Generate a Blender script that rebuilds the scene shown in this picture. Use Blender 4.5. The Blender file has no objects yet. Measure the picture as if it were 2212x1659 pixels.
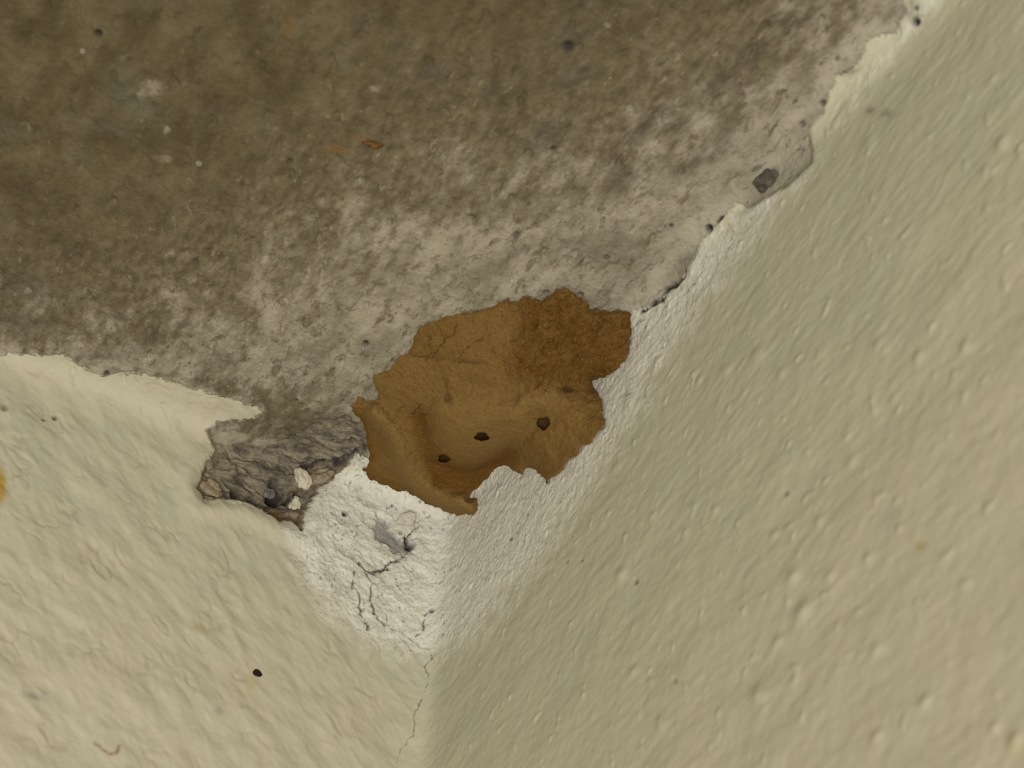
import bpy, math
import numpy as np

# ------------------------------------------------------------------ camera, world, lights, exposure
sc = bpy.context.scene
col = sc.collection
HZ = 2.4                                   # the underside of the slab is 2.4 m up
FPX, W, H = 2670.0, 2212, 1659
CX, CY = W / 2, H / 2
# corner frame: X runs along the right wall's top edge, Y along the left wall's, Z down the edge between the walls
MC = np.array([[0.50268784, -0.86371095, -0.03617084],
               [0.56216872, 0.35840064, -0.745329],
               [0.65671247, 0.3543337, 0.66571492]])
CAMP = np.array([0.29489573, 0.13760173, 0.23259895])


def to_world(P):
    P = np.asarray(P, float)
    return np.stack([P[..., 1], P[..., 0], HZ - P[..., 2]], -1)


cam_data = bpy.data.cameras.new('camera')
cam = bpy.data.objects.new('camera', cam_data)
col.objects.link(cam)
sc.camera = cam
cam_data.sensor_width = 36.0
cam_data.lens = FPX / W * 36.0
cam_data.clip_start = 0.005
cam_data.clip_end = 50
SWAP = np.array([[0, 1, 0], [1, 0, 0], [0, 0, -1.0]])
R = SWAP @ MC.T
from mathutils import Matrix
m4 = Matrix(R.tolist()).to_4x4()
m4.translation = to_world(CAMP).tolist()
cam.matrix_world = m4
cam_data.dof.use_dof = True
cam_data.dof.focus_distance = 0.362
cam_data.dof.aperture_fstop = cam_data.lens / 2.0

wd = bpy.data.worlds.new('world')
sc.world = wd
wd.use_nodes = True
wd.node_tree.nodes['Background'].inputs[0].default_value = (1.0, 0.98, 0.90, 1)
wd.node_tree.nodes['Background'].inputs[1].default_value = 0.40


def area(name, loc, target, size, power, color):
    d = bpy.data.lights.new(name, 'AREA')
    d.shape = 'DISK'
    d.size = size
    d.energy = power
    d.color = color
    o = bpy.data.objects.new(name, d)
    col.objects.link(o)
    a, b = to_world(np.array([loc, target]))
    from mathutils import Vector
    o.location = Vector(a)
    o.rotation_euler = (Vector(b) - Vector(a)).to_track_quat('-Z', 'Y').to_euler()
    return o


area('room_light', (0.77, 0.355, 0.78), (0.06, 0.05, 0.04), 0.45, 7.5, (1.0, 0.965, 0.88))
sc.view_settings.view_transform = 'Standard'
sc.view_settings.look = 'None'
sc.view_settings.exposure = 0.0
sc.view_settings.gamma = 1.0
sc.view_settings.use_curve_mapping = False

# ------------------------------------------------------------------ numpy helpers
rng = np.random.default_rng(7)
PX = 0.00015                                # about the size of one photo pixel at the corner, in metres


def _hash(ix, iy, iz, seed):
    h = (ix * 374761393 + iy * 668265263 + iz * 1274126177 + seed * 974634777) & 0xFFFFFFFF
    h = ((h ^ (h >> 13)) * 1103515245) & 0xFFFFFFFF
    h = ((h ^ (h >> 15)) * 2246822519) & 0xFFFFFFFF
    return h ^ (h >> 16)


_G = rng.normal(size=(256, 3))
_G /= np.linalg.norm(_G, axis=1)[:, None]


def perlin(P, seed=0):
    i = np.floor(P).astype(np.int64)
    f = P - i
    u = f * f * f * (f * (f * 6 - 15) + 10)
    out = np.zeros(len(P))
    for dx in (0, 1):
        wx = u[:, 0] if dx else 1 - u[:, 0]
        for dy in (0, 1):
            wy = u[:, 1] if dy else 1 - u[:, 1]
            for dz in (0, 1):
                wz = u[:, 2] if dz else 1 - u[:, 2]
                g = _G[_hash(i[:, 0] + dx, i[:, 1] + dy, i[:, 2] + dz, seed) & 255]
                out += wx * wy * wz * (g[:, 0] * (f[:, 0] - dx) + g[:, 1] * (f[:, 1] - dy) + g[:, 2] * (f[:, 2] - dz))
    return out * 1.6


def fbm(P, size, octaves=4, seed=0, gain=0.5):
    a, s, out = 1.0, 1.0 / size, 0
    for o in range(octaves):
        out = out + a * perlin(P * s, seed + o * 17)
        a *= gain
        s *= 2.03
    return out


def sstep(a, b, x):
    t = np.clip((x - a) / (b - a), 0, 1)
    return t * t * (3 - 2 * t)


def seg_dist(pts, x, y, closed):
    pts = np.asarray(pts, float)
    n = len(pts)
    d2 = np.full(x.shape, 1e12)
    for k in range(n if closed else n - 1):
        ax, ay = pts[k]
        bx, by = pts[(k + 1) % n]
        ex, ey = bx - ax, by - ay
        t = np.clip(((x - ax) * ex + (y - ay) * ey) / (ex * ex + ey * ey + 1e-9), 0, 1)
        d2 = np.minimum(d2, (x - ax - t * ex) ** 2 + (y - ay - t * ey) ** 2)
    return np.sqrt(d2)


def inside(pts, x, y):
    pts = np.asarray(pts, float)
    n = len(pts)
    c = np.zeros(x.shape, bool)
    for k in range(n):
        ax, ay = pts[k]
        bx, by = pts[(k + 1) % n]
        if ay == by:
            continue
        c ^= ((ay > y) != (by > y)) & (x < (bx - ax) * (y - ay) / (by - ay) + ax)
    return c


def sd_poly(pts, x, y, far=400.0):
    """signed distance, positive inside; exact only within `far` of the outline's box"""
    pts = np.asarray(pts, float)
    out = np.full(x.shape, -far)
    lo, hi = pts.min(0) - far, pts.max(0) + far
    m = (x > lo[0]) & (x < hi[0]) & (y > lo[1]) & (y < hi[1])
    d = seg_dist(pts, x[m], y[m], True)
    out[m] = np.where(inside(pts, x[m], y[m]), d, -d)
    return np.clip(out, -far, far)


def line_d(pts, x, y, far=60.0):
    pts = np.asarray(pts, float)
    out = np.full(x.shape, far)
    lo, hi = pts.min(0) - far, pts.max(0) + far
    m = (x > lo[0]) & (x < hi[0]) & (y > lo[1]) & (y < hi[1])
    if m.any():
        out[m] = np.minimum(seg_dist(pts, x[m], y[m], False), far)
    return out


def blob(x, y, cx, cy, rx, ry=None, rot=0.0, p=2.0):
    ry = ry or rx
    c, s = math.cos(math.radians(rot)), math.sin(math.radians(rot))
    u = ((x - cx) * c + (y - cy) * s) / rx
    v = (-(x - cx) * s + (y - cy) * c) / ry
    return np.exp(-np.minimum((u * u + v * v) ** (p / 2), 50))


def project(P):
    q = (P - CAMP) @ MC.T
    z = -q[:, 2]
    zz = np.where(z > 1e-3, z, 1e-3)
    x = CX + FPX * q[:, 0] / zz
    y = CY - FPX * q[:, 1] / zz
    bad = z <= 1e-3
    x[bad] = 1e5
    y[bad] = 1e5
    return x, y, z


def ray_dirs(x, y):
    d = np.stack([(x - CX) / FPX, -(y - CY) / FPX, -np.ones_like(x)], -1)
    return d @ MC                                             # rows: M^T d, depth one per unit


KF = 0.0032                                                  # how far the coves between the faces are rounded


def weights(P, k=KF):
    e = np.exp(-np.clip(P, -0.02, 1) / k)
    return e / e.sum(1, keepdims=True)


def smooth_f(P, k=KF):
    return -k * np.log(np.exp(-np.clip(P, -0.02, 1) / k).sum(1))


def grad_normals(P3, shape):
    G = P3.reshape(shape + (3,))
    n = np.cross(np.gradient(G, axis=0), np.gradient(G, axis=1)).reshape(-1, 3)
    return n


# ------------------------------------------------------------------ tracings of the surface's own marks
PAINT_TOP = [(-900, 800), (-60, 776), (0, 768), (60, 762), (140, 764), (165, 780), (190, 800), (230, 812), (300, 805), (360, 822), (430, 845),
             (500, 862), (570, 884), (548, 902), (470, 912), (445, 930)]
CREVICE = [(487, 953), (533, 961), (590, 969), (631, 945), (685, 912), (745, 900), (790, 930), (800, 968), (767, 996), (726, 1007),
           (700, 1016), (655, 1012), (634, 1030), (640, 1062), (668, 1062), (690, 1050), (658, 1108), (653, 1143), (631, 1121), (604, 1121), (563, 1097), (523, 1080), (477, 1075), (441, 1078),
           (428, 1053), (436, 1023), (463, 994), (487, 980)]
RIGHT_JOINT = [(1360, 678), (1420, 650), (1466, 614), (1502, 550), (1516, 518), (1548, 486), (1589, 440), (1621, 449), (1658, 426),
               (1704, 399), (1754, 348), (1750, 275), (1777, 247), (1805, 169), (1864, 128), (1878, 78), (1933, 73), (1956, 27),
               (1951, 0), (1975, -60), (2300, -420)]
CONCRETE = PAINT_TOP + [(452, 944), (462, 975), (443, 1003), (428, 1053), (441, 1078), (477, 1075), (523, 1080), (563, 1097), (604, 1121),
                        (631, 1121), (653, 1143), (658, 1108), (690, 1055), (721, 1034), (767, 996), (810, 985), (1000, 900),
                        (1300, 760)] + RIGHT_JOINT + [(2300, -900), (-900, -900)]
WHITE = [(790, 960), (720, 1035), (670, 1080), (655, 1140), (632, 1150), (628, 1190), (650, 1240), (700, 1310), (780, 1370), (880, 1415), (960, 1410), (1030, 1370),
         (1090, 1300), (1170, 1210), (1235, 1110), (1310, 990), (1375, 880), (1420, 800), (1490, 690), (1590, 560), (1680, 470), (1760, 400),
         (1810, 330), (1870, 250), (1960, 150), (2060, 40), (2120, -80), (2300, -420), (1975, -60), (1750, 275), (1502, 550), (1360, 678), (1250, 800), (1000, 950)]
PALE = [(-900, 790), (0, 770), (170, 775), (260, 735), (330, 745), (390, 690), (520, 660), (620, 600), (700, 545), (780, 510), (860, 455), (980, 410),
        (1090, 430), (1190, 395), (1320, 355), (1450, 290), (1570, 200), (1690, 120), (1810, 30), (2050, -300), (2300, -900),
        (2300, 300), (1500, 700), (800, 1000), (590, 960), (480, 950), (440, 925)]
CRATER = [(814, 1105), (846, 1119), (850, 1140), (874, 1163), (890, 1151), (894, 1135), (909, 1103), (914, 1108), (900, 1140), (898, 1159),
          (894, 1195), (878, 1203), (854, 1195), (834, 1179), (812, 1165), (806, 1140)]
CRACKS = [  # polyline, half width in px, depth in px
    ([(765, 1234), (763, 1270), (776, 1282), (778, 1326), (794, 1350), (798, 1362)], 2.0, 4),
    ([(778, 1218), (796, 1242), (804, 1270), (802, 1302), (808, 1330), (834, 1350)], 2.2, 4),
    ([(834, 1325), (836, 1350), (854, 1363), (898, 1385), (929, 1405), (931, 1421), (921, 1437), (925, 1477), (917, 1500), (898, 1536), (894, 1588),
      (866, 1616), (862, 1643), (850, 1680)], 1.0, 2),
    ([(931, 1316), (919, 1330), (917, 1350), (909, 1369), (898, 1375)], 2.2, 3),
    ([(778, 1218), (790, 1232), (810, 1236), (830, 1228), (850, 1215), (870, 1205)], 3.0, 5),
    ([(1379, 676), (1395, 664), (1406, 657), (1429, 646)], 3.0, 6),
    ([(1406, 657), (1433, 645)], 4.0, 8),
    ([(1431, 628), (1448, 618), (1466, 607)], 4.6, 10),
    ([(1466, 607), (1478, 588)], 3.0, 6),
    ([(1548, 482), (1560, 470)], 3.0, 6),
    ([(898, 1115), (890, 1140), (878, 1162)], 3.6, 8),
    ([(726, 1007), (760, 995), (790, 972)], 5.0, 8),
    ([(655, 1008), (700, 1003), (726, 1003)], 3.0, 7),
    ([(880, 1160), (888, 1175)], 5.0, 10),
]
PITS = [  # x, y, radius, depth (px), darkness
    (745, 1109, 5.5, 9, 1), (1530, 495, 7.5, 10, 1), (1976, 46, 9, 10, 1), (1979, 18, 5, 6, .8), (1779, 41, 5, 5, .6), (1809, 131, 5, 5, .6),
    (1450, 488, 5, 5, .7), (1731, 270, 6, 6, .6), (1718, 224, 5, 5, .7), (1777, 224, 6, 6, .8), (212, 75, 8, 10, 1), (625, 352, 6, 6, .7),
    (1195, 325, 6, 6, .8), (790, 743, 6, 7, .9), (1228, 105, 13, 8, .9), (200, 652, 7, 5, .5), (230, 808, 6, 6, .8), (610, 1052, 17, 40, 1),
    (556, 1070, 12, 22, 1), (646, 1060, 7, 20, 1), (517, 1051, 9, 14, .9), (632, 1065, 7, 22, 1), (604, 1030, 12, 22, .8), (10, 880, 8, 5, .5), (95, 905, 4, 5, .7),
    (120, 900, 5, 6, .8), (1556, 472, 4, 5, .8), (838, 1228, 4, 5, .9), (778, 1216, 4, 5, .9), (824, 1231, 4, 5, .9), (605, 1120, 7, 6, .8),
    (650, 1142, 4, 5, .8), (848, 1092, 3, 4, .8), (1101, 1163, 4, 4, .8), (1225, 1213, 3, 3, .5), (1256, 1210, 3, 3, .6), (932, 1318, 5, 6, .8), (1180, 635, 6, 8, .5),
    (1372, 1256, 5, 4, .6), (1695, 1065, 5, 3, .5), (1458, 1470, 5, 3, .4), (888, 1177, 8, 14, 1), (866, 1150, 4, 6, .6), (1020, 470, 6, 6, .5), (1310, 560, 6, 6, .4),
    (1255, 640, 5, 5, .5), (690, 870, 5, 5, .5), (640, 865, 4, 4, .5)]
STREAK_DARK = [  # dark scuffs: x, y, rx, ry, rotation, strength
    (870, 105, 22, 16, 0, .8), (930, 165, 34, 22, 15, .7), (775, 50, 20, 14, 10, .6), (840, 152, 14, 12, 0, .6), (1050, 200, 30, 14, -20, .4),
    (1240, 90, 70, 16, -35, .5), (1180, 290, 60, 30, -40, .5), (1360, 370, 60, 22, 10, .5), (1400, 275, 70, 20, -35, .55), (1540, 330, 60, 18, -40, .6),
    (1590, 145, 90, 26, -42, .5), (1700, 50, 60, 22, -35, .5), (1330, 400, 30, 14, 20, .5), (1240, 170, 50, 24, -35, .5), (1100, 560, 50, 10, -35, .25),
    (60, 620, 60, 34, 20, .5), (40, 690, 60, 25, 10, .4), (330, 725, 40, 10, -45, .7), (260, 690, 26, 12, 0, .4), (220, 770, 45, 10, 0, .7), (400, 700, 20, 8, -30, .6), (700, 910, 70, 16, -10, .5),
    (1840, 155, 30, 12, -10, .6), (1640, 410, 16, 12, -40, .6), (1480, 560, 24, 12, -45, .55), (1440, 600, 20, 8, -40, .3), (1610, 455, 20, 8, -40, .4),
    (1960, 20, 34, 24, 0, .5), (1880, 238, 12, 10, 0, .7), (1919, 247, 16, 9, 0, .6), (850, 1165, 40, 26, 40, .5), (800, 310, 30, 14, 0, .5)]
LIGHT_SPOTS = [(325, 195, 42, 34, .5), (178, 112, 8, 8, .8), (430, 352, 7, 7, 1), (1360, 235, 10, 8, .9), (1545, 120, 10, 8, .9),
               (500, 946, 46, 14, .9), (474, 968, 16, 10, .8), (570, 956, 36, 9, .8), (350, 345, 30, 16, .5), (810, 190, 18, 12, .5), (60, 630, 12, 10, .6), (1312, 55, 14, 10, .5), (360, 285, 12, 16, .5), (620, 460, 26, 14, .5), (700, 440, 26, 14, .45)]
LUMPS = [  # raised grains on the plaster: x, y, radius px, height px
    (1364, 868, 17, 9), (1345, 1240, 13, 6), (1640, 765, 15, 5), (1690, 805, 11, 4), (1900, 745, 16, 5), (1880, 310, 16, 4), (1912, 755, 12, 4), (2165, 310, 14, 6),
    (2130, 370, 12, 4), (2135, 450, 12, 4), (1985, 770, 12, 4), (2085, 748, 14, 5), (1840, 995, 14, 4), (1770, 1125, 12, 5), (1702, 1140, 10, 4), (1672, 1155, 8, 4), (1716, 1245, 14, 6),
    (1735, 1320, 20, 6), (1795, 1245, 12, 4), (1680, 1385, 13, 4), (1640, 1500, 16, 6), (1710, 1475, 12, 4), (1370, 1450, 12, 5), (1430, 1565, 14, 5), (2000, 1515, 15, 5),
    (1895, 1400, 14, 4), (1335, 1005, 10, 4), (1310, 990, 8, 3), (1420, 780, 10, 4), (1570, 800, 12, 3), (1510, 820, 8, 3), (1875, 1205, 10, 4), (1895, 1590, 12, 4),
    (110, 825, 22, 7), (2195, 1600, 16, 7), (2150, 1570, 12, 4), (1545, 1100, 9, 4), (1500, 1095, 8, 4), (1480, 1150, 8, 4), (1410, 1115, 8, 3), (1930, 860, 9, 3)]


def surface_marks(x, y, P):
    """everything that belongs to the surface itself, looked up where a point of the wall shows in the photo"""
    a = {}
    a['conc'] = sd_poly(CONCRETE, x, y, 90)
    a['white'] = sd_poly(WHITE, x, y, 160)
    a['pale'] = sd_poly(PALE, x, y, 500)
    a['white'] = a['white'] - 55 * sstep(620, 250, y) * sstep(1450, 1750, x)
    cz = np.abs(fbm(stretch(P, a_l, .5), .0065, 3, 411))
    a['crease'] = sstep(.24, .0, cz) * sstep(-.1, .5, fbm(P, .012, 2, 413)) * sstep(980, 760, x) * sstep(700, 800, y) * sstep(5, -10, a['conc'])
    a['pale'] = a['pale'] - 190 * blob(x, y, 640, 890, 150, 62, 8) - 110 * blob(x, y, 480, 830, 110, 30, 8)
    a['crev'] = sd_poly(CREVICE, x, y, 60)
    a['crat'] = sd_poly(CRATER, x, y, 40)
    dark = np.zeros_like(x)
    dep = np.zeros_like(x)
    wx = 5 * fbm(P, .0032, 3, 305)
    wy = 5 * fbm(P, .0032, 3, 307)
    wob = 1.6 * fbm(P, .0012, 2, 301)
    gate = sstep(-.75, .15, fbm(P, .0022, 2, 303))
    for pl, w, dp in CRACKS:
        d = line_d(pl, x + wx, y + wy, 40)
        g = np.exp(-((d + np.abs(wob)) / (w * .95)) ** 2) * (gate if w < 3 else .4 + .6 * gate)
        dark = np.maximum(dark, g * (.6 if w < 1.2 else .85 if w < 2.6 else 1))
        dep = np.maximum(dep, dp * g)
    for px, py, r, dp, dk in PITS:
        m = (abs(x - px) < 3 * r) & (abs(y - py) < 3 * r)
        g = blob(x[m], y[m], px, py, r, p=3)
        dark[m] = np.maximum(dark[m], g * dk)
        dep[m] = np.maximum(dep[m], dp * g)
    a['dark'] = dark
    sc_ = np.zeros_like(x)
    for px, py, rx, ry, ro, s in STREAK_DARK:
        r = max(rx, ry)
        m = (abs(x - px) < 3 * r) & (abs(y - py) < 3 * r)
        sc_[m] = np.maximum(sc_[m], s * blob(x[m], y[m], px, py, rx, ry, ro))
    a['scuff'] = sc_
    li = np.zeros_like(x)
    for px, py, rx, ry, s in LIGHT_SPOTS:
        r = max(rx, ry)
        m = (abs(x - px) < 3 * r) & (abs(y - py) < 3 * r)
        li[m] = np.maximum(li[m], s * blob(x[m], y[m], px, py, rx, ry, p=3))
    a['spot'] = li
    rust = np.maximum.reduce([.8 * blob(x, y, 729, 324, 26, 9), .5 * blob(x, y, 770, 300, 22, 10), .5 * blob(x, y, 622, 55, 14, 24),
                              .9 * blob(x, y, 605, 1100, 22, 12, 20), .6 * blob(x, y, 640, 1110, 18, 16), .7 * blob(x, y, 690, 1025, 20, 14)])
    a['rust'] = rust
    a['yellow'] = np.maximum.reduce([.95 * blob(x, y, -2, 1050, 16, 42, p=4), .28 * blob(x, y, 541, 1475, 16, 24), .32 * blob(x, y, 430, 1357, 15, 12),
                                     .5 * blob(x, y, 1988, 1180, 13, 11), .25 * blob(x, y, 2200, 1610, 24, 20), .18 * blob(x, y, 1395, 1125, 10, 8)])
    sm = np.maximum.reduce([.8 * blob(x, y, 70, 1505, 22, 7, 15), .5 * blob(x, y, 472, 1536, 9, 9), .5 * blob(x, y, 1925, 1120, 18, 40, 30) * .5])
    a['smudge'] = sm
    d = line_d([(205, 1605), (220, 1618), (236, 1628), (250, 1630), (258, 1612)], x, y, 30)
    a['rust'] = np.maximum(a['rust'], .75 * np.exp(-(d / 3.5) ** 2))
    lump = np.zeros_like(x)
    for px, py, r, hh in LUMPS:
        m = (abs(x - px) < 3 * r) & (abs(y - py) < 3 * r)
        lump[m] = np.maximum(lump[m], hh * .62 * blob(x[m], y[m], px, py, r * 1.15, r * .72, -58, p=2))
    a['_depth'] = dep
    a['_lump'] = lump
    return a


# ------------------------------------------------------------------ materials
class NT:
    def __init__(self, name):
        self.m = bpy.data.materials.new(name)
        self.m.use_nodes = True
        self.t = self.m.node_tree
        self.b = self.t.nodes['Principled BSDF']
        tc = self.t.nodes.new('ShaderNodeTexCoord')
        self.co = tc.outputs['Object']

    def put(self, sock, v):
        if hasattr(v, 'is_output'):
            self.t.links.new(v, sock)
        elif sock.type == 'RGBA':
            sock.default_value = tuple(v) + (1,) if len(v) == 3 else v
        else:
            sock.default_value = v

    def attr(self, name):
        n = self.t.nodes.new('ShaderNodeAttribute')
        n.attribute_name = name
        return n.outputs['Fac']

    def math(self, op, a, b=0.0, c=0.0, clamp=False):
        n = self.t.nodes.new('ShaderNodeMath')
        n.operation = op
        n.use_clamp = clamp
        for s, v in zip(n.inputs, (a, b, c)):
            self.put(s, v)
        return n.outputs[0]

    def add(self, a, b): return self.math('ADD', a, b)
    def mul(self, a, b): return self.math('MULTIPLY', a, b)
    def mad(self, a, b, c): return self.math('MULTIPLY_ADD', a, b, c)

    def step(self, lo, hi, v):
        n = self.t.nodes.new('ShaderNodeMapRange')
        n.interpolation_type = 'SMOOTHSTEP'
        self.put(n.inputs['Value'], v)
        n.inputs['From Min'].default_value = lo
        n.inputs['From Max'].default_value = hi
        return n.outputs[0]

    def coords(self, scale=(1, 1, 1), rot=(0, 0, 0)):
        n = self.t.nodes.new('ShaderNodeMapping')
        self.put(n.inputs['Vector'], self.co)
        n.inputs['Scale'].default_value = scale
        n.inputs['Rotation'].default_value = rot
        return n.outputs[0]

    def noise(self, size, detail=4, rough=.55, vec=None, dist=0.0):
        n = self.t.nodes.new('ShaderNodeTexNoise')
        self.put(n.inputs['Vector'], vec or self.co)
        n.inputs['Scale'].default_value = 1.0 / size
        n.inputs['Detail'].default_value = detail
        n.inputs['Roughness'].default_value = rough
        n.inputs['Distortion'].default_value = dist
        return n.outputs['Fac']

    def mix(self, f, a, b, mode='MIX'):
        n = self.t.nodes.new('ShaderNodeMix')
        n.data_type = 'RGBA'
        n.blend_type = mode
        n.clamp_factor = True
        self.put(n.inputs[0], f)
        self.put(n.inputs[6], a)
        self.put(n.inputs[7], b)
        return n.outputs[2]

    def bump(self, height, dist, strength=1.0, normal=None):
        n = self.t.nodes.new('ShaderNodeBump')
        n.inputs['Strength'].default_value = strength
        n.inputs['Distance'].default_value = dist
        self.put(n.inputs['Height'], height)
        if normal is not None:
            self.put(n.inputs['Normal'], normal)
        return n.outputs[0]

    def finish(self, color, rough, normal=None, spec=.25):
        self.put(self.b.inputs['Base Color'], color)
        self.put(self.b.inputs['Roughness'], rough)
        self.b.inputs['Specular IOR Level'].default_value = spec
        if normal is not None:
            self.put(self.b.inputs['Normal'], normal)
        return self.m


def plaster_material():
    n = NT('aged_plaster_and_concrete')
    # --- cream wall paint
    streak_l = n.coords((1, 1, 1), (0.0, 0.0, 0.0))
    big = n.noise(.016, 3, .5)
    mid = n.noise(.004, 4, .6)
    cream = n.mix(n.step(.3, .7, big), (.505, .484, .362), (.530, .490, .370))
    cream = n.mix(n.mul(n.step(.35, .75, mid), .35), cream, (.575, .535, .412))
    # --- bare white plaster with grey purple pits
    f1 = n.noise(.0016, 4, .6)
    f2 = n.noise(.0055, 4, .6)
    white = n.mix(n.step(.3, .7, f2), (.67, .655, .575), (.76, .735, .645))
    speck = n.mul(n.step(.58, .66, n.noise(.0013, 2, .5)), n.step(.40, .60, n.noise(.009, 3, .6)))
    white = n.mix(n.mul(speck, .60), white, (.20, .175, .19))
    spk2 = n.step(.68, .74, n.noise(.0008, 2, .5))
    white = n.mix(n.mul(spk2, .5), white, (.22, .19, .19))
    edge = n.add(n.attr('white'), n.mul(n.add(n.noise(.006, 4, .6), -.5), 130))
    wfac = n.step(-38, 42, edge)
    wall = n.mix(wfac, cream, white)
    # --- concrete: dirty brown grey, chalky near the joint with the walls
    st = n.coords((1.0, .5, 1.0), (0, 0, .25))
    c1 = n.noise(.0075, 6, .62, st, .3)
    c2 = n.noise(.0022, 5, .65, st, .2)
    c3 = n.noise(.022, 4, .55)
    dirt = n.mix(n.step(.32, .68, c1), (.086, .066, .034), (.146, .116, .066))
    dirt = n.mix(n.mul(n.step(.52, .72, c3), .5), dirt, (.150, .140, .105))
    dirt = n.mix(n.mul(n.step(.60, .70, c2), .5), dirt, (.215, .185, .130))
    dirt = n.mix(n.mul(n.step(.42, .30, c2), .6), dirt, (.062, .051, .034))
    chalk = n.mix(n.step(.35, .65, c1), (.235, .207, .150), (.375, .338, .262))
    chalk = n.mix(n.mul(n.step(.56, .66, n.noise(.0030, 5, .65, st)), .55), chalk, (.165, .135, .09))
    chalk = n.mix(n.mul(n.step(.66, .74, n.noise(.0014, 3, .6)), .6), chalk, (.085, .07, .06))
    fl = n.noise(.0034, 5, .7, n.coords((1.0, .42, 1.0), (0, 0, .35)), .25)
    chalk = n.mix(n.mul(n.step(.53, .62, fl), .7), chalk, (.150, .118, .075))
    chalk = n.mix(n.mul(n.step(.63, .70, fl), .7), chalk, (.080, .068, .056))
    dirt = n.mix(n.mul(n.step(.60, .70, fl), .55), dirt, (.060, .052, .042))
    pe = n.add(n.attr('pale'), n.add(n.mul(n.add(c1, -.5), 520), n.mul(n.add(n.noise(.0028, 5, .65, st), -.5), 420)))
    pf = n.step(-105, 120, pe)
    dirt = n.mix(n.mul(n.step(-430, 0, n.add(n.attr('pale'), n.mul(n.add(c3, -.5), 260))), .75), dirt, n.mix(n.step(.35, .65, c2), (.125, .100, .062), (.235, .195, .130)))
    chalk = n.mix(n.mul(n.step(85, 8, n.add(n.attr('conc'), n.mul(n.add(c2, -.5), 60))), .55), chalk, (.43, .395, .32))
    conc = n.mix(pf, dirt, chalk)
    fk = n.noise(.0021, 4, .7, n.coords((1.0, .38, 1.0), (0, 0, .45)), .2)
    near = n.step(-420, -120, n.attr('pale'))
    conc = n.mix(n.mul(n.mul(n.step(.60, .67, fk), near), .62), conc, (.085, .070, .054))
    conc = n.mix(n.mul(n.mul(n.step(.40, .33, fk), near), .45), conc, (.37, .335, .255))
    # dark crevice debris
    cv = n.step(-5, 7, n.add(n.attr('crev'), n.mul(n.add(n.noise(.0026, 4, .65), -.5), 44)))
    deb = n.mix(n.step(.35, .65, n.noise(.0030, 5, .7, n.coords((.42, 1.2, 1.4)), .3)), (.095, .082, .066), (.29, .245, .175))
    conc = n.mix(cv, conc, deb)
    ce = n.add(n.attr('conc'), n.mul(n.add(n.noise(.0022, 4, .65), -.5), 26))
    cfac = n.step(-2.5, 3.5, ce)
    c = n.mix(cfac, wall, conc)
    # marks
    c = n.mix(n.mul(n.mul(n.attr('crease'), n.step(.3, .65, n.noise(.0025, 4, .6))), .42), c, (.36, .30, .20))
    c = n.mix(n.mul(n.attr('scuff'), n.step(.30, .62, n.noise(.003, 5, .65, st))), c, (.075, .066, .058))
    c = n.mix(n.mul(n.step(.30, .62, n.add(n.attr('spot'), n.mul(n.add(n.noise(.0028, 4, .65), -.5), .8))), .62), c, (.36, .325, .25))
    c = n.mix(n.mul(n.step(0, 12, n.add(n.attr('crat'), n.mul(n.add(f1, -.5), 22))), .62), c, (.17, .155, .16))
    c = n.mix(n.mul(n.attr('rust'), n.step(.25, .6, n.noise(.002, 4, .6))), c, (.22, .115, .03))
    c = n.mix(n.attr('yellow'), c, (.42, .27, .04))
    c = n.mix(n.attr('smudge'), c, (.27, .26, .23))
    c = n.mix(n.attr('dark'), c, (.035, .030, .030))
    # relief finer than the mesh
    h = n.add(n.mul(n.noise(.0011, 4, .6), .5), n.mul(n.noise(.0034, 4, .6), .8))
    st_f = n.mix(n.math('MAXIMUM', wfac, cfac), (.25, .25, .25), (1, 1, 1))
    nb = n.bump(n.mul(h, st_f), .0007, 1.0)
    return n.finish(c, .9, nb, .15)


def mud_material():
    n = NT('dried_mud')
    g1 = n.noise(.0007, 3, .6)
    g2 = n.noise(.0032, 5, .65)
    g3 = n.noise(.012, 4, .55)
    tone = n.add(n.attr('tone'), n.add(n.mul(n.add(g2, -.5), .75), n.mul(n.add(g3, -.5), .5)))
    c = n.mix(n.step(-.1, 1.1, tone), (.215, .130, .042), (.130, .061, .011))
    c = n.mix(n.mul(n.step(.55, .72, g1), .5), c, (.275, .18, .07))
    c = n.mix(n.mul(n.step(.45, .30, g1), .45), c, (.085, .048, .013))
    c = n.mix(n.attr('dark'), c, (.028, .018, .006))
    h = n.add(n.mul(g1, .35), n.mul(n.noise(.002, 5, .65), .9))
    return n.finish(c, .92, n.bump(h, .0006, 1.0), .12)


PLASTER = plaster_material()
MUD = mud_material()


def simple_material(name, c0, c1, size, bump=.0004):
    n = NT(name)
    f = n.noise(size, 5, .6)
    c = n.mix(n.step(.3, .7, f), c0, c1)
    return n.finish(c, .9, n.bump(n.noise(size * .6, 4, .6), bump), .15)


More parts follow.
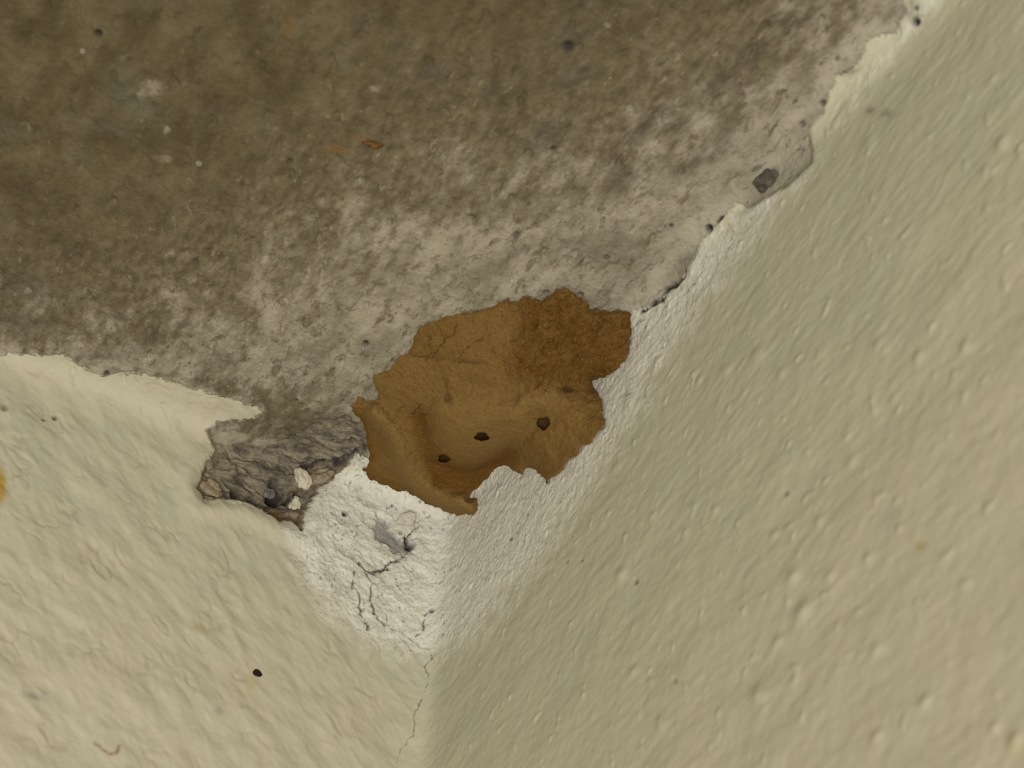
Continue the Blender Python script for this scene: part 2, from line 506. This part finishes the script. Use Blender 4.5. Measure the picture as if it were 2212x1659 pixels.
# ------------------------------------------------------------------ object helpers
def mesh_object(name, V, F, mat, parent=None, attrs=None, normals=None):
    """V in corner coordinates, F an (n,4) or (n,3) index array"""
    V = to_world(V)
    me = bpy.data.meshes.new(name)
    k = F.shape[1]
    me.vertices.add(len(V))
    me.vertices.foreach_set('co', V.astype(np.float32).ravel())
    me.loops.add(F.size)
    me.loops.foreach_set('vertex_index', F.astype(np.int32).ravel())
    me.polygons.add(len(F))
    me.polygons.foreach_set('loop_start', np.arange(0, F.size, k, dtype=np.int32))
    me.polygons.foreach_set('loop_total', np.full(len(F), k, np.int32))
    me.update(calc_edges=True)
    me.polygons.foreach_set('use_smooth', np.ones(len(F), bool))
    for an, av in (attrs or {}).items():
        at = me.attributes.new(an, 'FLOAT', 'POINT')
        at.data.foreach_set('value', av.astype(np.float32))
    if normals is not None:
        nw = np.stack([normals[:, 1], normals[:, 0], -normals[:, 2]], -1)
        nw /= np.linalg.norm(nw, axis=1)[:, None] + 1e-12
        me.normals_split_custom_set_from_vertices(nw.tolist())
    me.materials.append(mat)
    o = bpy.data.objects.new(name, me)
    col.objects.link(o)
    if parent is not None:
        o.parent = parent
        o.matrix_parent_inverse = parent.matrix_world.inverted()
    return o


def grid_faces(nu, nv, keep=None):
    i = np.arange(nu * nv).reshape(nu, nv)
    f = np.stack([i[:-1, :-1], i[1:, :-1], i[1:, 1:], i[:-1, 1:]], -1).reshape(-1, 4)
    return f


def tag(o, label, cat, group=None):
    o['label'] = label
    o['category'] = cat
    if group:
        o['group'] = group


# ------------------------------------------------------------------ the three faces of the corner
step0 = np.concatenate([np.linspace(.00024, .00058, 600)])
tt = np.concatenate([[0], np.cumsum(step0)])
tail = [tt[-1]]
s = .0006
while tail[-1] < .75:
    s *= 1.22
    tail.append(tail[-1] + s)
tt = np.concatenate([tt, tail[1:]])
NT_ = len(tt)
U, Vv = np.meshgrid(tt, tt, indexing='ij')
U, Vv = U.ravel(), Vv.ravel()
Z0 = np.zeros_like(U)

a_l = np.array([0, -1, .85]); a_l /= np.linalg.norm(a_l)        # direction of the brush strokes on the left wall
a_r = np.array([1, 0, -.25]); a_r /= np.linalg.norm(a_r)        # and on the right wall


def stretch(P, d, k):
    return P - np.outer(P @ d, d) * (1 - k)


def relief(P, w, x, y, a):
    """height over the ideal face, in metres, seamless from face to face"""
    con = sstep(-6, 10, a['conc'])
    wh = sstep(-40, 40, a['white']) * (1 - con)
    wl, wr, wc = w[:, 0], w[:, 1], w[:, 2]
    hl = .00032 * fbm(stretch(P, a_l, .42), .0052, 3, 3) + .00055 * fbm(stretch(P, a_l, .7), .016, 2, 31)
    hl += .00022 * (1 - 2 * np.abs(fbm(stretch(P, a_l, .5), .009, 2, 41)))
    hr = .00011 * fbm(stretch(P, a_r, .42), .0022, 3, 5) + .0003 * fbm(stretch(P, a_r, .55), .014, 2, 51)
    nb = fbm(P, .0036, 2, 61)
    hr += .00028 * sstep(.45, .95, nb)
    hc = .00042 * fbm(stretch(P, np.array([.9, .4, 0]) / .985, .5), .0042, 4, 71) + .0006 * fbm(P, .025, 2, 81)
    hc -= .0006 * sstep(.35, .8, fbm(stretch(P, np.array([.9, .4, 0]) / .985, .5), .0036, 3, 77))
    h = wl * hl + wr * hr + wc * hc
    rough = .00026 * fbm(P, .0024, 4, 91, .62) * (1 - .5 * wr)
    h = h + rough * np.clip(wh + .45 * con, 0, 1)
    # thickness of the paint and render over the concrete
    h -= con * .0007 * sstep(.8, .2, wc) + con * .0002
    # the crevice where the render has fallen out, with a rounded lip of plaster round it
    cr = a['crev'] + 9 * fbm(P, .004, 3, 97)
    h -= PX * sstep(-6, 8, cr) * (7 + 26 * blob(x, y, 575, 1062, 95, 40, 12, 3) + 8 * blob(x, y, 760, 975, 40, 25, -30))
    h -= PX * sstep(0, 8, cr) * 9 * fbm(stretch(P, np.array([0, 1., 0]), .45), .0030, 4, 101, .6)
    lip = np.exp(-((a['crev'] + 26) / 20) ** 2) * sstep(740, 640, x) * sstep(900, 960, y) * sstep(20, -10, a['conc'])
    h += PX * 8 * lip
    h -= PX * 11 * sstep(-3, 10, a['crat'] + 5 * fbm(P, .002, 2, 103))
    h -= .00018 * a['crease']
    h += PX * a['_lump']
    h -= PX * a['_depth']
    return h


def face(order):
    base = np.zeros((len(U), 3))
    cols = {'ceiling': (0, 1), 'wall_left': (1, 2), 'wall_right': (2, 0)}[order]
    base[:, cols[0]] = U
    base[:, cols[1]] = Vv
    P = base.copy()
    d = weights(base)
    for _ in range(5):                                       # slide onto the coved surface
        f = smooth_f(P)
        g = weights(P)
        P = P - (f / (g * d).sum(1))[:, None] * d
    w = weights(P)
    x, y, z = project(P)
    a = surface_marks(x, y, P)
    n = w / np.linalg.norm(w, axis=1)[:, None]
    h = relief(P, w, x, y, a)
    P = P + n * h[:, None]
    nor = grad_normals(P, (NT_, NT_))
    return P, a, nor


names = ['ceiling', 'wall_left', 'wall_right']
built = {k: face(k) for k in names}


def row(k, first):                                           # normals along one border of a face
    n = built[k][2].reshape(NT_, NT_, 3)
    n = n / np.linalg.norm(n, axis=2)[..., None]
    return (n[0] if first else n[:, 0])


def set_row(k, first, v):
    n = built[k][2].reshape(NT_, NT_, 3)
    n /= np.linalg.norm(n, axis=2)[..., None]
    if first:
        n[0] = v
    else:
        n[:, 0] = v


# ceiling u=x v=y; left wall u=y v=z; right wall u=z v=x
for ka, fa, kb, fb in (('ceiling', True, 'wall_left', False), ('wall_left', True, 'wall_right', False), ('wall_right', True, 'ceiling', False)):
    avg = row(ka, fa) + row(kb, fb)
    set_row(ka, fa, avg)
    set_row(kb, fb, avg)
GF = grid_faces(NT_, NT_)
for k in names:
    P, a, nor = built[k]
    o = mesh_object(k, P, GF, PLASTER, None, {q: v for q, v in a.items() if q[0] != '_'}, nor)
    o['kind'] = 'structure'
    o['label'] = {'ceiling': 'brown grey rough concrete slab with chalky smears above both walls',
                  'wall_left': 'cream painted rough plaster wall with crevice under the slab',
                  'wall_right': 'cream painted grainy plaster wall with whitish top band'}[k]

# ------------------------------------------------------------------ the mud nest
_c = [(165, 880), (195, 850), (215, 820), (250, 815), (270, 850), (340, 835), (345, 800), (320, 760), (310, 690), (380, 660), (430, 640), (450, 590), (490, 550), (535, 540),
      (555, 490), (580, 420), (610, 370), (700, 340), (760, 310), (850, 295), (960, 275), (1060, 245), (1130, 215), (1180, 190), (1200, 215),
      (1250, 210), (1270, 175), (1310, 170), (1340, 195), (1400, 205), (1440, 165), (1500, 130), (1540, 125), (1590, 140), (1620, 175),
      (1690, 215), (1700, 255), (1750, 260), (1830, 270), (1900, 265), (1940, 270), (1970, 295), (1960, 350), (1980, 400), (1960, 460),
      (1955, 540), (1920, 600), (1880, 650), (1830, 685), (1790, 700), (1720, 725), (1730, 770), (1770, 820), (1785, 890), (1790, 960),
      (1800, 1005), (1760, 1050), (1720, 1110), (1650, 1140), (1630, 1190), (1570, 1215), (1530, 1290), (1490, 1330), (1440, 1350),
      (1428, 1385), (1420, 1350), (1370, 1310), (1320, 1280), (1290, 1290), (1270, 1320), (1220, 1300), (1190, 1280), (1160, 1265),
      (1100, 1290), (1090, 1320), (1040, 1360), (1000, 1400), (940, 1440), (930, 1470), (985, 1465), (980, 1500), (985, 1545), (965, 1585),
      (900, 1575), (870, 1590), (800, 1565), (740, 1545), (690, 1530), (640, 1500), (580, 1460), (520, 1430), (440, 1420), (400, 1390),
      (330, 1370), (290, 1350), (270, 1310), (245, 1280), (280, 1250), (290, 1200), (280, 1150), (265, 1100), (260, 1040), (240, 980), (195, 930)]


def cc(pts):                                                 # tracing made on an enlargement of the nest
    return [(700 + p[0] / 2.9625, 580 + p[1] / 2.9625) for p in pts]


NEST = cc(_c)
SP = 1.5
gx = np.arange(745, 1376, SP)
gy = np.arange(612, 1128, SP)
NX, NY = len(gx), len(gy)
X, Y = np.meshgrid(gx, gy, indexing='ij')
X, Y = X.ravel(), Y.ravel()
D = ray_dirs(X, Y)
tmax = np.full(len(X), 1.0)
t = np.full(len(X), .15)
for _ in range(60):                                          # march to the coved corner
    P = CAMP + D * t[:, None]
    t = t + np.clip(smooth_f(P), -.02, .05) * .8
t_sub = t.copy()
N2 = np.stack([X, Y, np.zeros_like(X)], -1)
sd = sd_poly(NEST, X, Y, 300) + 2.6 * fbm(N2, 16, 3, 200, .65)
ins = (sd > 0).reshape(NX, NY)
# skin stretched over the outline, the body bulges from it
T = t_sub.reshape(NX, NY).copy()
rim = T.copy()
for sub in (16, 8, 4, 2, 1):
    A = T[::sub, ::sub].copy()
    I = ins[::sub, ::sub].copy()
    I[0] = I[-1] = False
    I[:, 0] = I[:, -1] = False
    B = rim[::sub, ::sub]
    for _ in range({16: 400, 8: 400, 4: 300, 2: 200, 1: 120}[sub]):
        S = A.copy()
        S[1:-1, 1:-1] = (A[:-2, 1:-1] + A[2:, 1:-1] + A[1:-1, :-2] + A[1:-1, 2:]) / 4
        A = np.where(I, S, B)
    if sub > 1:                                              # bilinear up to the full grid
        iu = np.minimum(np.arange(NX) / sub, A.shape[0] - 1.001)
        iv = np.minimum(np.arange(NY) / sub, A.shape[1] - 1.001)
        u0, v0 = iu.astype(int), iv.astype(int)
        fu, fv = (iu - u0)[:, None], (iv - v0)[None]
        u1, v1 = u0 + 1, v0 + 1
        T = (A[np.ix_(u0, v0)] * (1 - fu) * (1 - fv) + A[np.ix_(u1, v0)] * fu * (1 - fv) + A[np.ix_(u0, v1)] * (1 - fu) * fv + A[np.ix_(u1, v1)] * fu * fv)
        T = np.where(ins, T, rim)
    else:
        T = A
T = T.ravel()

RIDGE = cc([(330, 930), (400, 1010), (455, 1100), (500, 1210), (560, 1330), (660, 1430), (780, 1495), (880, 1500)])
dR = line_d(RIDGE, X, Y, 120)
ridge = np.exp(-(dR / 21) ** 2.4)
DOME = cc([(660, 880), (740, 820), (900, 790), (1080, 800), (1250, 830), (1340, 900), (1330, 1010), (1250, 1110), (1120, 1200), (980, 1245),
           (820, 1210), (720, 1120), (670, 1000)])
sdD = sd_poly(DOME, X, Y, 200) + 3 * fbm(N2, 40, 2, 222)
dome = sstep(-14, 34, sdD) * .55 + .45 * sstep(-10, 90, sdD)
CRUST = cc([(1170, 560), (1230, 440), (1240, 330), (1180, 170), (1300, 140), (1530, 90), (1720, 230), (2020, 230), (2020, 540), (1860, 700), (1730, 730), (1600, 760),
            (1500, 790), (1420, 800), (1330, 770), (1230, 700)])
sdC = sd_poly(CRUST, X, Y, 200) + 6 * fbm(N2, 34, 3, 230)
sdC = sdC + 9 * fbm(N2, 18, 3, 231, .6)
crust = sstep(-26, 34, sdC)
LOBE = cc([(1500, 800), (1620, 790), (1740, 750), (1850, 900), (1850, 1020), (1700, 1180), (1560, 1300), (1430, 1440), (1290, 1270), (1200, 1180), (1300, 1080), (1340, 1000), (1370, 890)])
sdL = sd_poly(LOBE, X, Y, 200) + 4 * fbm(N2, 30, 2, 240)
lobe = sstep(-10, 22, sdL)
TRENCH = cc([(600, 960), (640, 1100), (700, 1210), (820, 1300), (960, 1310), (1080, 1260), (1180, 1190)])
dT = line_d(TRENCH, X, Y, 120)
trench = np.exp(-(dT / 20) ** 2)
ROLL = cc([(1280, 850), (1370, 850), (1450, 815), (1500, 760)])
roll = np.exp(-(line_d(ROLL, X, Y, 80) / 15) ** 2.4)
PLATE = cc([(540, 545), (620, 350), (980, 260), (1180, 190), (1220, 330), (1160, 480), (1060, 600), (960, 615), (800, 585), (680, 580)])
sdP = sd_poly(PLATE, X, Y, 200)
plate = sstep(-6, 10, sdP)
hgt = 9 * (1 - np.exp(-np.maximum(sd, 0) / 5))
hgt += 40 * sstep(0, 130, sd)
hgt += 50 * dome
hgt += 36 * ridge * sstep(0, 12, sd)
hgt -= 20 * trench * (1 - dome)
hgt += 12 * crust + crust * (8 * fbm(N2, 22, 4, 250, .62) + 4 * np.abs(fbm(N2, 60, 2, 255)))
hgt += 16 * lobe
hgt += 16 * roll
hgt += 5 * plate + 3 * plate * fbm(N2, 30, 3, 260)
hgt += (1 - dome * .75) * (3.2 * fbm(N2, 22, 4, 270, .6) + 4 * fbm(N2, 70, 2, 275)) * sstep(0, 10, sd)
hgt += 2.0 * fbm(N2, 45, 2, 280) + .8 * fbm(N2, 9, 2, 285)
# the wormlike crumb and its pit, the pressed lump under the ridge
hgt += 7 * blob(X, Y, 975, 831, 13, 17, 15, 3) - 6 * blob(X, Y, 961, 838, 5, 22, -14) - 10 * blob(X, Y, 967, 861, 8, 12, -25)
hgt -= 12 * blob(X, Y, 1222, 842, 22, 6, -4)
hgt -= 9 * blob(X, Y, 1176, 914, 26, 24, 0, 3)
# bowl under the dome: faint rings left by the shaping
bowl = sstep(-5, 12, sd_poly(cc([(640, 1200), (900, 1290), (1090, 1230), (1180, 1200), (1100, 1290), (1000, 1400), (930, 1440), (800, 1480), (690, 1400)]), X, Y, 150))
hgt -= 10 * bowl - 1.2 * bowl * np.sin(np.hypot(X - 1010, Y - 960) / 3.4)
MCR = [cc(p) for p in (
    [(545, 548), (600, 565), (660, 570), (740, 590), (800, 580), (860, 600), (980, 605)],
    [(690, 580), (700, 560), (780, 445), (830, 425), (840, 385), (850, 360)],
    [(630, 540), (645, 490), (680, 450), (650, 420)], [(860, 600), (880, 540), (960, 470), (1010, 460)], [(655, 600), (650, 570), (690, 540)],
    [(470, 925), (490, 890), (530, 880)], [(560, 930), (590, 910), (620, 870)], [(1180, 170), (1190, 240)],
    [(560, 930), (660, 935)], [(1350, 770), (1400, 720), (1420, 660)])]
dark = np.zeros_like(X)
for pl in MCR:
    d = np.abs(line_d(pl, X + 3 * fbm(N2, 14, 3, 291), Y + 3 * fbm(N2, 14, 3, 293), 30)) + .8 * np.abs(fbm(N2, 7, 2, 290))
    g = np.exp(-(d / 1.35) ** 2) * sstep(-.7, .2, fbm(N2, 16, 2, 295))
    dark = np.maximum(dark, .55 * g)
    hgt -= 1.6 * g
dark = np.maximum(dark, .8 * blob(X, Y, 1226, 842, 18, 4, -3))
dark = np.maximum(dark, .35 * blob(X, Y, 967, 861, 7, 11, -25))
HOLES = [(1041, 943, 14.5, 8.5, 2, 1.0), (959, 990, 12, 8.5, 5, .62), (1174, 914, 13.5, 12.5, -30, .72)]
hole_id = np.full(len(X), -1)
hole_r = np.full(len(X), 9.0)
for k, (hx, hy, rx, ry, ro, dk) in enumerate(HOLES):
    c_, s_ = math.cos(math.radians(ro)), math.sin(math.radians(ro))
    u = ((X - hx) * c_ + (Y - hy) * s_) / rx
    v = (-(X - hx) * s_ + (Y - hy) * c_) / ry
    ang = np.arctan2(v, u)
    rr = np.hypot(u, v) / (1 + .10 * np.sin(3 * ang + k) + .07 * np.sin(5 * ang + 2 * k))
    hgt -= (62 if k == 0 else 44) * sstep(1.12, .78, rr)
    hgt += 2.5 * np.exp(-((rr - 1.35) / .25) ** 2)
    hole_id[rr < 1.0] = k
    hole_r = np.minimum(hole_r, rr)
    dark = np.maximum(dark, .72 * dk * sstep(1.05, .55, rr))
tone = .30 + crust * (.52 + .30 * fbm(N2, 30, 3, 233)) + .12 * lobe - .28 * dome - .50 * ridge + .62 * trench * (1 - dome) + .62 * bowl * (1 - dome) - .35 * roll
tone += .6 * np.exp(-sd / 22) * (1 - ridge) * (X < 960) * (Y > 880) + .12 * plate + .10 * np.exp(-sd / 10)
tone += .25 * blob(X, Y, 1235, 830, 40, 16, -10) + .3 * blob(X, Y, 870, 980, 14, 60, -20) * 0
PX_N = .000137
T2 = T - PX_N * hgt
PN = CAMP + D * T2[:, None]
norN = grad_normals(PN, (NX, NY))
# region of each part
region = np.zeros(len(X), int)                               # 0 apron
region[(sdL > 0)] = 3
region[(sdC > 0)] = 4
region[(dR < 22) & (sd > 0)] = 2
region[(sdD > 0)] = 1
region[hole_id >= 0] = 5 + hole_id[hole_id >= 0]
FN = grid_faces(NX, NY)
insf = ins.ravel()
FN = FN[insf[FN].all(1)]
# rim skirt that beds the nest into the plaster
e = np.concatenate([FN[:, [0, 1]], FN[:, [1, 2]], FN[:, [2, 3]], FN[:, [3, 0]]])
key = {}
from collections import Counter
code = np.minimum(e[:, 0], e[:, 1]).astype(np.int64) * len(X) + np.maximum(e[:, 0], e[:, 1])
uq, inv, cnt = np.unique(code, return_inverse=True, return_counts=True)
be = e[cnt[inv] == 1]
bv = np.unique(be)
low = np.full(len(X), -1)
low[bv] = len(X) + np.arange(len(bv))
PL = CAMP + D[bv] * (t_sub[bv] + .0022)[:, None]
VN = np.concatenate([PN, PL])
SK = np.stack([be[:, 1], be[:, 0], low[be[:, 0]], low[be[:, 1]]], -1)
# a back face so that the nest is a body and not a shell
norN2 = np.concatenate([norN / (np.linalg.norm(norN, axis=1)[:, None] + 1e-12), norN[bv] / (np.linalg.norm(norN[bv], axis=1)[:, None] + 1e-12)])
toneA = np.concatenate([tone, tone[bv]])
darkA = np.concatenate([dark, dark[bv]])
freg = np.array([np.bincount(q, minlength=8).argmax() for q in region[FN]])

nest = bpy.data.objects.new('mud_nest', None)
nest.empty_display_size = .02
nest.location = to_world(np.array([.012, .012, .012])).tolist()
col.objects.link(nest)
bpy.context.view_layer.update()
tag(nest, 'ochre brown dried mud insect nest with three holes in the corner under the slab', 'nest')


def nest_part(name, faces):
    used = np.unique(faces)
    lut = np.full(len(VN), -1)
    lut[used] = np.arange(len(used))
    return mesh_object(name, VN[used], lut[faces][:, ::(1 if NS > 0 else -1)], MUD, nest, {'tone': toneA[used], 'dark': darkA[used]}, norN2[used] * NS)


NS = 1.0
if (norN2[:len(X)] * -D).sum() < 0:
    NS = -1.0
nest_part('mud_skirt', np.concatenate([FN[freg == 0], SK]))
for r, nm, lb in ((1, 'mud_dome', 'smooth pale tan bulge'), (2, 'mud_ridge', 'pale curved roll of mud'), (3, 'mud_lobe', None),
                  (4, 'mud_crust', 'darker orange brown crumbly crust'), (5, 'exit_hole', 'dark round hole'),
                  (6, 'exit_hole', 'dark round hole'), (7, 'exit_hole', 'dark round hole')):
    if (freg == r).any():
        o = nest_part(nm, FN[freg == r])
        if lb:
            o['label'] = lb

# ------------------------------------------------------------------ loose bits lying in and on the surfaces
_pv = np.concatenate([built[k][0][(np.arange(NT_ * NT_) // NT_ < 600) & (np.arange(NT_ * NT_) % NT_ < 600)] for k in names])
_px, _py, _pz = project(_pv)


def surf(x, y):
    """the point of the built surface seen at x, y and the outward direction there"""
    m = (abs(_px - x) < 8) & (abs(_py - y) < 8)
    i = np.argmin((_px[m] - x) ** 2 + (_py[m] - y) ** 2 + (_pz[m] * 3000 - (_pz[m] * 3000).min()) ** 2 * .02)
    p = _pv[m][i]
    g = weights(p[None], .012)[0]
    return p, g / np.linalg.norm(g), _pz[m][i]


def lump(name, x, y, rx, ry, rot, height, mat, seed, rough=.35, sink=.35, sub=4):
    """an irregular crumb about rx by ry photo pixels, standing `height` of its width out of the surface"""
    import bmesh
    bm = bmesh.new()
    bmesh.ops.create_icosphere(bm, subdivisions=sub, radius=1)
    V = np.array([v.co[:] for v in bm.verts])
    F = np.array([[v.index for v in f.verts] for f in bm.faces])
    bm.free()
    p, n, z = surf(x, y)
    u = MC.T @ np.array([math.cos(math.radians(rot)), -math.sin(math.radians(rot)), 0])
    u -= n * (u @ n)
    u /= np.linalg.norm(u)
    v = np.cross(n, u)
    q = z / FPX
    V = V * (1 + rough * fbm(V + seed * 7.3, .9, 4, seed)[:, None])
    V = np.sign(V) * np.abs(V) ** .85
    hh = height * (rx + ry) / 2
    W_ = p + q * (np.outer(V[:, 0] * rx, u) + np.outer(V[:, 1] * ry, v) + np.outer((V[:, 2] + 1 - 2 * sink) * hh, n))
    o = mesh_object(name, W_ - p, F, mat)
    o.data.transform(__import__('mathutils').Matrix.Translation((0, 0, -HZ)))
    o.location = to_world(p).tolist()
    return o


def slab(name, poly, lift, thick, mat, step=1.0):
    poly = np.array(poly, float)
    gx = np.arange(poly[:, 0].min() - 2, poly[:, 0].max() + 2, step)
    gy = np.arange(poly[:, 1].min() - 2, poly[:, 1].max() + 2, step)
    nx, ny = len(gx), len(gy)
    X, Y = [q.ravel() for q in np.meshgrid(gx, gy, indexing='ij')]
    sd = sd_poly(poly, X, Y, 60) + .9 * fbm(np.stack([X, Y, X * 0], -1), 5, 2, 401)
    c = poly.mean(0)
    p, n, z = surf(*c)
    D = ray_dirs(X, Y)
    t = ((p - CAMP) @ n) / (D @ n)                            # the plane the flake lies on
    q = z / FPX
    P = CAMP + D * t[:, None]
    hgt = lift(X, Y)
    edge = 1 - np.exp(-np.maximum(sd, 0) / 2.0)
    top = P + np.outer(q * (hgt + thick * (.35 + .65 * edge) + .8 * fbm(np.stack([X, Y, X * 0], -1), 7, 3, 405)), n)
    bot = P + np.outer(q * hgt, n)
    F = grid_faces(nx, ny)
    F = F[(sd > 0)[F].all(1)]
    e = np.concatenate([F[:, [0, 1]], F[:, [1, 2]], F[:, [2, 3]], F[:, [3, 0]]])
    code = np.minimum(e[:, 0], e[:, 1]) * 100000 + np.maximum(e[:, 0], e[:, 1])
    uq, inv, cnt = np.unique(code, return_inverse=True, return_counts=True)
    be = e[cnt[inv] == 1]
    N_ = len(X)
    F2 = np.concatenate([F[:, ::-1], F + N_, np.stack([be[:, 0], be[:, 1], be[:, 1] + N_, be[:, 0] + N_], -1)])
    V = np.concatenate([top, bot])
    used = np.unique(F2)
    lut = np.full(len(V), -1)
    lut[used] = np.arange(len(used))
    return mesh_object(name, V[used], lut[F2], mat)


M_CREAM = simple_material('crumb_plaster', (.50, .46, .34), (.66, .61, .48), .0016)
M_WHITE = simple_material('flake_plaster', (.52, .49, .41), (.68, .64, .56), .0018)
M_TAN = simple_material('crumb_mortar', (.20, .155, .10), (.36, .30, .21), .0014)
M_GREY = simple_material('grit', (.10, .09, .09), (.22, .20, .19), .0014)
M_STONE = simple_material('stone', (.075, .058, .048), (.14, .115, .095), .0016)
M_BLACK = simple_material('dirt_black', (.012, .009, .006), (.03, .022, .014), .0008)
M_RUST = simple_material('rust', (.10, .045, .012), (.20, .10, .03), .0012)

tag(slab('plaster_flake', [(852, 1127), (866, 1111), (886, 1103), (899, 1110), (895, 1135), (890, 1150), (876, 1164), (866, 1151), (850, 1138)],
         lambda X, Y: 1.5 + 9 * sstep(1110, 1165, Y), 5, M_WHITE),
    'white loose tongue of plaster peeling over a small grey crater below the nest', 'plaster flake')
tag(lump('stone_chip', 1654, 390, 27, 19, -25, .5, M_STONE, 11, .55), 'dark brown grey stone chip stuck in the slab beside the right wall joint', 'stone')
tag(lump('plaster_crumb', 652, 1033, 20, 15, 60, .8, M_CREAM, 3, .5), 'cream plaster crumb on the right edge of the dark crevice', 'crumb')
tag(lump('plaster_crumb', 636, 1092, 13, 15, 0, .8, M_CREAM, 5, .45), 'small cream plaster crumb hanging at the bottom of the dark crevice', 'crumb')
tag(lump('mortar_crumb', 694, 1029, 27, 14, -15, .6, M_TAN, 8, .5), 'tan brown mortar crumb between the cream crumb and the nest', 'crumb')
tag(lump('grit_pebble', 578, 1066, 15, 13, 20, .8, M_GREY, 14, .4), 'grey grit pebble sitting in the deepest part of the crevice', 'pebble')
tag(lump('mortar_lump', 455, 1058, 22, 17, 30, .5, M_TAN, 21, .5), 'brown mortar lump at the left end of the crevice', 'crumb')
tag(lump('dirt_speck', 555, 1455, 10, 6.5, 25, .5, M_BLACK, 31, .35, .3, 3), 'black speck above a faint brown stain on the left wall', 'speck')
tag(lump('rust_flake', 803, 309, 20, 7, 25, .5, M_RUST, 41, .5, .3, 3), 'small rusty brown flake stuck to the slab up and left of the nest', 'flake')
